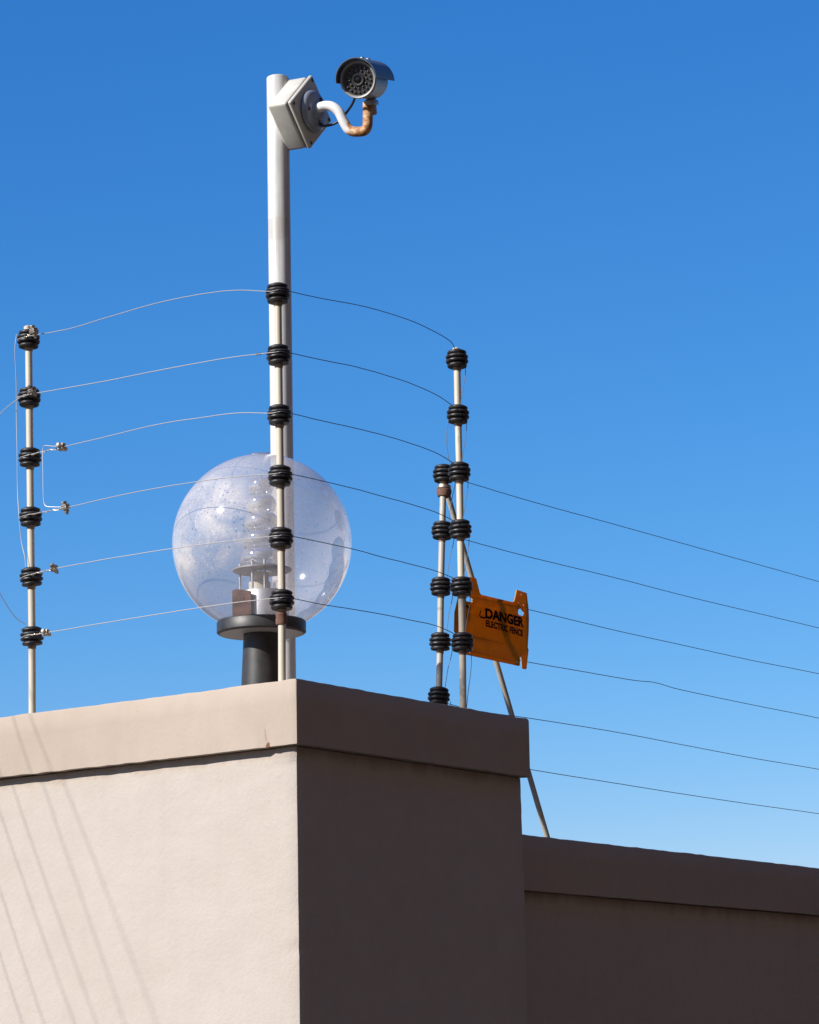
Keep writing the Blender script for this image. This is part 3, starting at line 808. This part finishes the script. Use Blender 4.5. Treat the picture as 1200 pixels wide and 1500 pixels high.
def lettering(body, p_left, p_right, height, name, weight=0.0):
    cu = bpy.data.curves.new('t', 'FONT'); cu.body = body; cu.size = 1.0; cu.offset = weight; cu.extrude = 0.0
    o = bpy.data.objects.new('t', cu); link(o)
    bpy.context.view_layer.update()
    me = bpy.data.meshes.new_from_object(o)
    bpy.data.objects.remove(o); bpy.data.curves.remove(cu)
    xs = [v.co.x for v in me.vertices]; ys = [v.co.y for v in me.vertices]
    x0, x1 = min(xs), max(xs); y0, y1 = 0.0, max(ys)
    bm = bmesh.new(); bm.from_mesh(me)
    bmesh.ops.subdivide_edges(bm, edges=[e for e in bm.edges if e.calc_length() > 0.5], cuts=2)
    P = Vector(p_left); Q = Vector(p_right)
    for v in bm.verts:
        u = (v.co.x - x0) / (x1 - x0); h = (v.co.y - y0) / (y1 - y0)
        yz = P.lerp(Q, u) + Vector((0, 1)) * h * height
        v.co = Vector((sign_x(yz.x) + 0.0007, yz.x, yz.y))
    r = bmesh.ops.extrude_face_region(bm, geom=list(bm.faces))
    for v in r['geom']:
        if isinstance(v, bmesh.types.BMVert): v.co.x += 0.0003
    bmesh.ops.recalc_face_normals(bm, faces=bm.faces)
    o = obj(name, bm, M_INK, sign, smooth=False)
    bpy.data.meshes.remove(me)
    return o
lettering('DANGER', TXT1[0], TXT1[1], 0.0260, 'danger_lettering', 0.046)
lettering('ELECTRIC FENCE', TXT2[0], TXT2[1], 0.0170, 'electric_fence_lettering', 0.04)
def ink_line(pts, r, name):
    bm = tube(catmull([(sign_x(y) + 0.0006, y, z) for y, z in pts], 5), r, 6)
    for v in bm.verts: v.co.x = max(v.co.x, sign_x(v.co.y) + 0.0002); v.co.x = min(v.co.x, sign_x(v.co.y) + 0.0012)
    return obj(name, bm, M_INK, sign)
ink_line(MARK, 0.0022, 'arrow_mark')
ink_line(MARKL[:2], 0.0028, 'side_mark')
ink_line(MARKL[2:], 0.0028, 'side_mark')
# raised rib along the lower edge
ink = [(1.075, 2.760), (1.20, 2.757), (1.325, 2.7555)]
obj('lower_rib', tube([(sign_x(y) + 0.0002, y, z) for y, z in ink], 0.0007, 6), M_SIGN, sign)
obj('upper_rib', tube([(sign_x(y) + 0.0002, y, z) for y, z in [(1.14, 2.905), (1.22, 2.906), (1.345, 2.906)]], 0.0006, 6), M_SIGN, sign)
# cable ties round the wires that hold the sign
for (y, z, wi) in ((1.336, 2.905, 2), (1.085, 2.903, 2)):
    o = obj('wire_hook', tube(catmull([(-0.300, y, z + 0.008), (-0.285, y + .004, z + 0.014), (sign_x(y) + 0.004, y + .006, z + 0.004), (sign_x(y) + 0.006, y + .004, z - 0.004), (-0.29, y, z - 0.003)], 5), 0.0011, 6), M_WIRE2, sign)

# ================================================================ globe lamp
GC = Vector(GLOBE_C)
lamp = empty('globe_lamp', (GC.x, GC.y, WALL_TOP), 'round clear globe lamp on a black pedestal behind the corner post', 'lamp')
def lp(name, bm, mat_, smooth=True, parent=None):
    o = obj(name, bm, mat_, parent or lamp, smooth)
    if parent is None: place(o, lamp)
    return o
zr = 2.7570 - GC.z
prof = []
a0 = math.acos(zr / GLOBE_R)
for k in range(49):
    a = a0 * (1 - k / 48)
    prof.append((GLOBE_R * math.sin(a) if k < 48 else 0.0, GLOBE_R * math.cos(a)))
gbm = lathe(prof, 96)
gob = obj('globe', gbm, M_GLOBE, lamp)
gob.location = GC - lamp.location
# moulding gate disc at the crown
lp('crown_disc', lathe([(0, 0.0035), (0.022, 0.003), (0.025, 0.0), (0.025, -0.003)], 28, GC + Vector((0.022, -0.032, GLOBE_R * 0.984)), Vector((0.10, -0.15, 1))), M_SLEEVE)
bx, by = GC.x - 0.003, GC.y - 0.002
lp('gallery_disc', lathe([(0, 2.727), (0.104, 2.727), (0.1075, 2.730), (0.1075, 2.754), (0.105, 2.757), (0.098, 2.758), (0.098, 2.7555), (0, 2.7555)], 64, (bx, by, 0)), M_PED)
lp('disc_underside', lathe([(0.044, 2.7255), (0.1005, 2.7255), (0.1005, 2.7262), (0.044, 2.7262)], 64, (bx, by, 0), close=True), M_PLATE)
lp('pedestal', lathe([(0, 2.50), (0.0530, 2.50), (0.0518, 2.56), (0.0432, 2.7252), (0, 2.7252)], 48, (bx, by, 0)), M_PED)
lp('aluminium_can', lathe([(0, 2.7562), (0.060, 2.7562), (0.060, 2.8255), (0.058, 2.8285), (0.0, 2.8285)], 40, (bx + 0.006, by + 0.004, 0)), M_CAN)
# rusted ballast cover bent round the front-left of the can
bmr = bmesh.new()
R0 = 0.0695; ring_i = []; 
seg = 18
lo, hi = [], []
for rr in (R0 - 0.003, R0):
    row_l, row_h = [], []
    for k in range(seg + 1):
        a = math.radians(196 + k * 92 / seg)
        top = 2.832 - 0.012 * (k / seg) ** 3 - 0.010 * max(0, 1 - k / 2) + 0.002 * noise.noise(Vector((k * 1.3, rr * 50, 0)))
        row_l.append(bmr.verts.new((bx + rr * math.cos(a), by + rr * math.sin(a), 2.7564)))
        row_h.append(bmr.verts.new((bx + rr * math.cos(a), by + rr * math.sin(a), top)))
    lo.append(row_l); hi.append(row_h)
for k in range(seg):
    for q in (0, 1): bmr.faces.new((lo[q][k], lo[q][k + 1], hi[q][k + 1], hi[q][k]))
    bmr.faces.new((hi[0][k], hi[0][k + 1], hi[1][k + 1], hi[1][k]))
for k in (0, seg): bmr.faces.new((lo[0][k], lo[1][k], hi[1][k], hi[0][k]))
bmesh.ops.recalc_face_normals(bmr, faces=bmr.faces)
lp('rusted_cover', bmr, M_RUST)
lp('socket', lathe([(0, 2.829), (0.0265, 2.829), (0.0265, 2.852), (0.0225, 2.855), (0.0225, 2.877), (0, 2.877)], 32, (bx - 0.004, by, 0)), M_PORC)
lp('reflector_plate', lathe([(0.024, 2.8775), (0.066, 2.8775), (0.0715, 2.880), (0.0715, 2.884), (0.024, 2.884)], 48, (bx + 0.004, by, 0), close=True), M_PLATE)
for ang in (205, 285, 318, 60, 130):
    a = math.radians(ang)
    x, y = bx + 0.052 * math.cos(a), by + 0.052 * math.sin(a)
    lp('rod', tube([(x, y, 2.826), (x, y, 2.900)], 0.0030, 10), M_CAN)
prof = []
for k in range(5):
    z0 = 2.888 + k * 0.0445
    rr = 0.050 - k * 0.0055
    for t in range(9):
        a = math.pi * t / 8
        prof.append((rr - 0.012 + 0.015 * math.sin(a), z0 + 0.0222 - 0.0215 * math.cos(a)))
prof.append((0.006, prof[-1][1] + 0.004)); prof.append((0.0, prof[-1][1] + 0.001))
lp('ribbed_glass', lathe(prof, 56, (bx + 0.003, by, 0)), M_SLEEVE)

# ================================================================ camera pole
pb, pt = Vector(POLE[0]), Vector(POLE[1])
pb.z = 2.50
pole = empty('camera_pole', (pb.x, pb.y, WALL_TOP), 'tall silver round pole behind the globe lamp carrying the security camera', 'pole')
n_ = 40
bmp = bmesh.new()
steps = [pb.lerp(pt, k / n_) for k in range(n_ + 1)]
tube(steps, POLE_R, 48, bmp)
place(obj('shaft', bmp, M_POLE, pole), pole)
place(obj('pole_cap', lathe([(0, 0.0045), (POLE_R * 0.8, 0.004), (POLE_R * 0.98, 0.001), (POLE_R * 0.98, -0.002), (0, -0.002)], 48, pt), M_POLE, pole), pole)

# ================================================================ junction box and camera, in a frame turned like the bracket
CR, CU, CT = Vector(CAM_R), Vector(CAM_U), Vector(CAM_T)
CO = Vector(CAM_O)
def F(x, y, z): return CO + (CR * x + CU * y + CT * z) * CAM_K
def D(x, y, z): return (CR * x + CU * y + CT * z).normalized()
S = CAM_K
nrm = D(0.841, 0.140, 0.519); ea = D(31, 39, -60.8); eb = D(29.5, -69, -29.2)
nrm = ea.cross(eb).normalized() if ea.cross(eb).dot(nrm) > 0 else eb.cross(ea).normalized()
eb = (eb - eb.dot(ea) * ea).normalized()
lid_c = F(-13, -13, 30)
jb = empty('junction_box', lid_c - nrm * 20 * S, 'square ivory plastic junction box turned on its corner at the top of the pole', 'junction box')
place(obj('box_body', box(lid_c - nrm * 25.5 * S, ea, eb, nrm, 77 * S, 77 * S, 33 * S, 4.5 * S, 4), M_BOX, jb), jb)
place(obj('gasket', box(lid_c - nrm * 8.0 * S, ea, eb, nrm, 75 * S, 75 * S, 2.6 * S, 0.4 * S, 1), M_GASKET, jb), jb)
place(obj('lid', box(lid_c - nrm * 3.4 * S, ea, eb, nrm, 78.5 * S, 78.5 * S, 6.6 * S, 3.0 * S, 3), M_BOX, jb), jb)
for sa in (-1, 1):
    for sb in (-1, 1):
        c = lid_c + ea * sa * 33 * S + eb * sb * 33 * S
        place(obj('screw', lathe([(0, 0.4 * S), (2.4 * S, 0.4 * S), (2.6 * S, -0.3 * S)], 14, c, nrm), M_BLACK, jb), jb)
# pipe strap holding the box to the pole
pc = pb.lerp(pt, (lid_c.z - pb.z) / (pt.z - pb.z))
place(obj('pole_bracket', box(lid_c - nrm * 43 * S, ea, eb, nrm, 34 * S, 20 * S, 5 * S, 1 * S), M_BOX, jb), jb)

sc = empty('security_camera', lid_c, 'silver bullet security camera with a grey sunshade on a rusting curved white arm', 'security camera')
def cp(name, bm, mat_, smooth=True):
    return place(obj(name, bm, mat_, sc, smooth), sc)
disc_c = lid_c + (D(1, 0, 0) * 1.5 * S)
cp('wall_flange', lathe([(0, 0), (30 * S, 0), (31 * S, 1.5 * S), (30 * S, 4.5 * S), (26 * S, 7 * S), (14 * S, 8 * S), (11 * S, 12 * S), (0, 12 * S)], 48, disc_c, nrm), M_FLANGE)
for k in range(3):
    a = math.radians(100 + 120 * k)
    c = disc_c + (ea * math.cos(a) + eb * math.sin(a)) * 21 * S + nrm * 7.2 * S
    cp('flange_screw', lathe([(0, 1.8 * S), (2.6 * S, 1.6 * S), (3.2 * S, 0), (3.2 * S, -1 * S)], 12, c, nrm), M_BLACK)
arm_px = [(-9, -11, 33), (-3, -8, 38), (7, -5, 43), (17, -6.5, 49), (26, -14, 54), (32, -26, 58), (38.5, -37, 61.5), (45, -41, 65), (54, -41.5, 69), (62, -40, 72.5), (66, -34, 73.5), (67, -24, 71), (67, -12, 68), (67, 0, 64)]
arm_pts = catmull([F(*p) for p in arm_px], 8)
armo = cp('arm', tube(arm_pts, 7.2 * S, 24), M_ARM)
# the rust starts half-way along the arm
_rp = coords(M_ARM)
_dot = N(M_ARM, 'ShaderNodeVectorMath', operation='DOT_PRODUCT')
L(M_ARM, _rp, _dot.inputs[0]); _dot.inputs[1].default_value = tuple(CR)
_v = math_(M_ARM, 'SUBTRACT', _dot.outputs['Value'], CR.dot(F(34, 0, 0)))
_v = math_(M_ARM, 'DIVIDE', _v, 10 * S)
_v = math_(M_ARM, 'ADD', _v, math_(M_ARM, 'MULTIPLY', math_(M_ARM, 'SUBTRACT', ntex(M_ARM, _rp, 55, 3), 0.5), 3.2))
_mask = ramp(M_ARM, _v, 0.25, (0, 0, 0), 0.95, (1, 1, 1))
_rc = N(M_ARM, 'ShaderNodeValToRGB')
_rc.color_ramp.elements[0].position = 0.30; _rc.color_ramp.elements[0].color = (0.13, 0.045, 0.02, 1)
_rc.color_ramp.elements[1].position = 0.66; _rc.color_ramp.elements[1].color = (0.62, 0.45, 0.27, 1)
_e = _rc.color_ramp.elements.new(0.47); _e.color = (0.38, 0.17, 0.06, 1)
L(M_ARM, ntex(M_ARM, _rp, 62, 5, 0.65), _rc.inputs[0])
L(M_ARM, mixc(M_ARM, _mask, (0.66, 0.66, 0.65), _rc.outputs[0]), B(M_ARM).inputs['Base Color'])
L(M_ARM, mixc(M_ARM, _mask, (0.33, 0.33, 0.33), (0.7, 0.7, 0.7)), B(M_ARM).inputs['Roughness'])

axis = D(25, -3.5, -70)      # from the lens back along the body
zup = Vector((0, 0, 1)); cside = axis.cross(zup).normalized(); cup = cside.cross(axis).normalized()
fc = F(52, 32, 113)
Q = lambda r, z: (r * S, z * S)
cp('housing', lathe([Q(22.5, 3), Q(24, 0.5), Q(25.8, 0), Q(26.6, 1.2), Q(26.8, 9), Q(26.0, 10.5), Q(25.4, 12), Q(25.2, 60), Q(23.5, 65), Q(17, 69), Q(0, 70)], 56, fc, axis), M_HOUSING)
cp('front_face', lathe([Q(0, 3.0), Q(22.8, 3.0), Q(22.8, 4.5)], 48, fc, axis), M_BLACK)
cp('lens_barrel', lathe([Q(0, 2.6), Q(5.6, 2.6), Q(5.8, 1.0), Q(8.3, 0.6), Q(8.8, 1.2), Q(8.8, 3)], 32, fc, axis), M_BLACK)
cp('lens', lathe([Q(0, 0.9), Q(2.8, 1.3), Q(5.4, 2.5)], 28, fc, axis), M_LENS)
led = lathe([(0, -1.9 * S), (0.9 * S, -1.75 * S), (1.5 * S, -1.2 * S), (1.75 * S, 0), (1.75 * S, 1 * S)], 12, (0, 0, 0), axis)
_o = obj('led', led, M_LED); LED_ME = _o.data; bpy.data.objects.remove(_o)
for ring, (cnt, rad) in enumerate(((12, 12.6), (18, 18.4))):
    for k in range(cnt):
        a = 2 * math.pi * (k + 0.5 * ring) / cnt
        o = shared('led', LED_ME, sc)
        o.location = fc + (cside * math.cos(a) + cup * math.sin(a)) * rad * S + axis * 2.8 * S - sc.location
# sunshade: a curved sheet over the upper half, standing a little proud of the body
bmh = bmesh.new()
def hood_pt(r, a, z): return fc + (cside * math.cos(a) + cup * math.sin(a)) * r * S + axis * z * S
rows = []
nseg = 36
for z in (-9, 0, 20, 48, 72):
    for_in, for_out = [], []
    rows.append(([bmh.verts.new(hood_pt(29.2, math.pi * (-0.02 + 1.04 * k / nseg), z + (2.5 if z == 72 else 0) * abs(math.cos(math.pi * k / nseg)))) for k in range(nseg + 1)],
                 [bmh.verts.new(hood_pt(30.4, math.pi * (-0.02 + 1.04 * k / nseg), z + (2.5 if z == 72 else 0) * abs(math.cos(math.pi * k / nseg)))) for k in range(nseg + 1)]))
for (i0, o0), (i1, o1_) in zip(rows[:-1], rows[1:]):
    for k in range(nseg):
        bmh.faces.new((i0[k], i0[k + 1], i1[k + 1], i1[k]))
        bmh.faces.new((o0[k], o1_[k], o1_[k + 1], o0[k + 1]))
    for k in (0, nseg):
        bmh.faces.new((i0[k], i1[k], o1_[k], o0[k]))
for i0, o0 in (rows[0], rows[-1]):
    for k in range(nseg): bmh.faces.new((i0[k], o0[k], o0[k + 1], i0[k + 1]))
bmesh.ops.recalc_face_normals(bmh, faces=bmh.faces)
cp('sunshade', bmh, M_HOOD)
for z in (30, 56):
    cp('shade_screw', lathe([(0, 3.2 * S), (2.6 * S, 3.0 * S), (3.4 * S, 1.2 * S), (3.4 * S, -1 * S)], 14, hood_pt(30.4, math.pi / 2, z), cup), M_HOUSING)
# mounting block and rusty strap between arm and housing
mb = fc + axis * 52 * S - cup * 26 * S
cp('mount_block', box(mb - cup * 4 * S, axis, cside, cup, 26 * S, 13 * S, 8 * S, 2 * S), M_HOUSING)
cp('mount_strap', box(F(72.5, -3, 58), cside, axis, cup, 10 * S, 17 * S, 30 * S, 2.5 * S), M_STRAP)
cp('mount_bolt', lathe([(0, -7 * S), (3 * S, -7 * S), (3.2 * S, -4 * S), (3.2 * S, 8 * S), (0, 8 * S)], 12, F(72, 0, 63), cside), M_BLACK)
cable = catmull([F(49, 12, 88), F(48, 5, 78), F(44, -4, 66), F(37, -14, 54), F(30, -23, 44), F(20, -30, 40), F(10, -33, 38), F(2, -33, 36), F(-3, -30, 34), F(-2, -26, 32)], 6)
cp('cable', tube(cable, 1.9 * S, 10), M_CABLE)
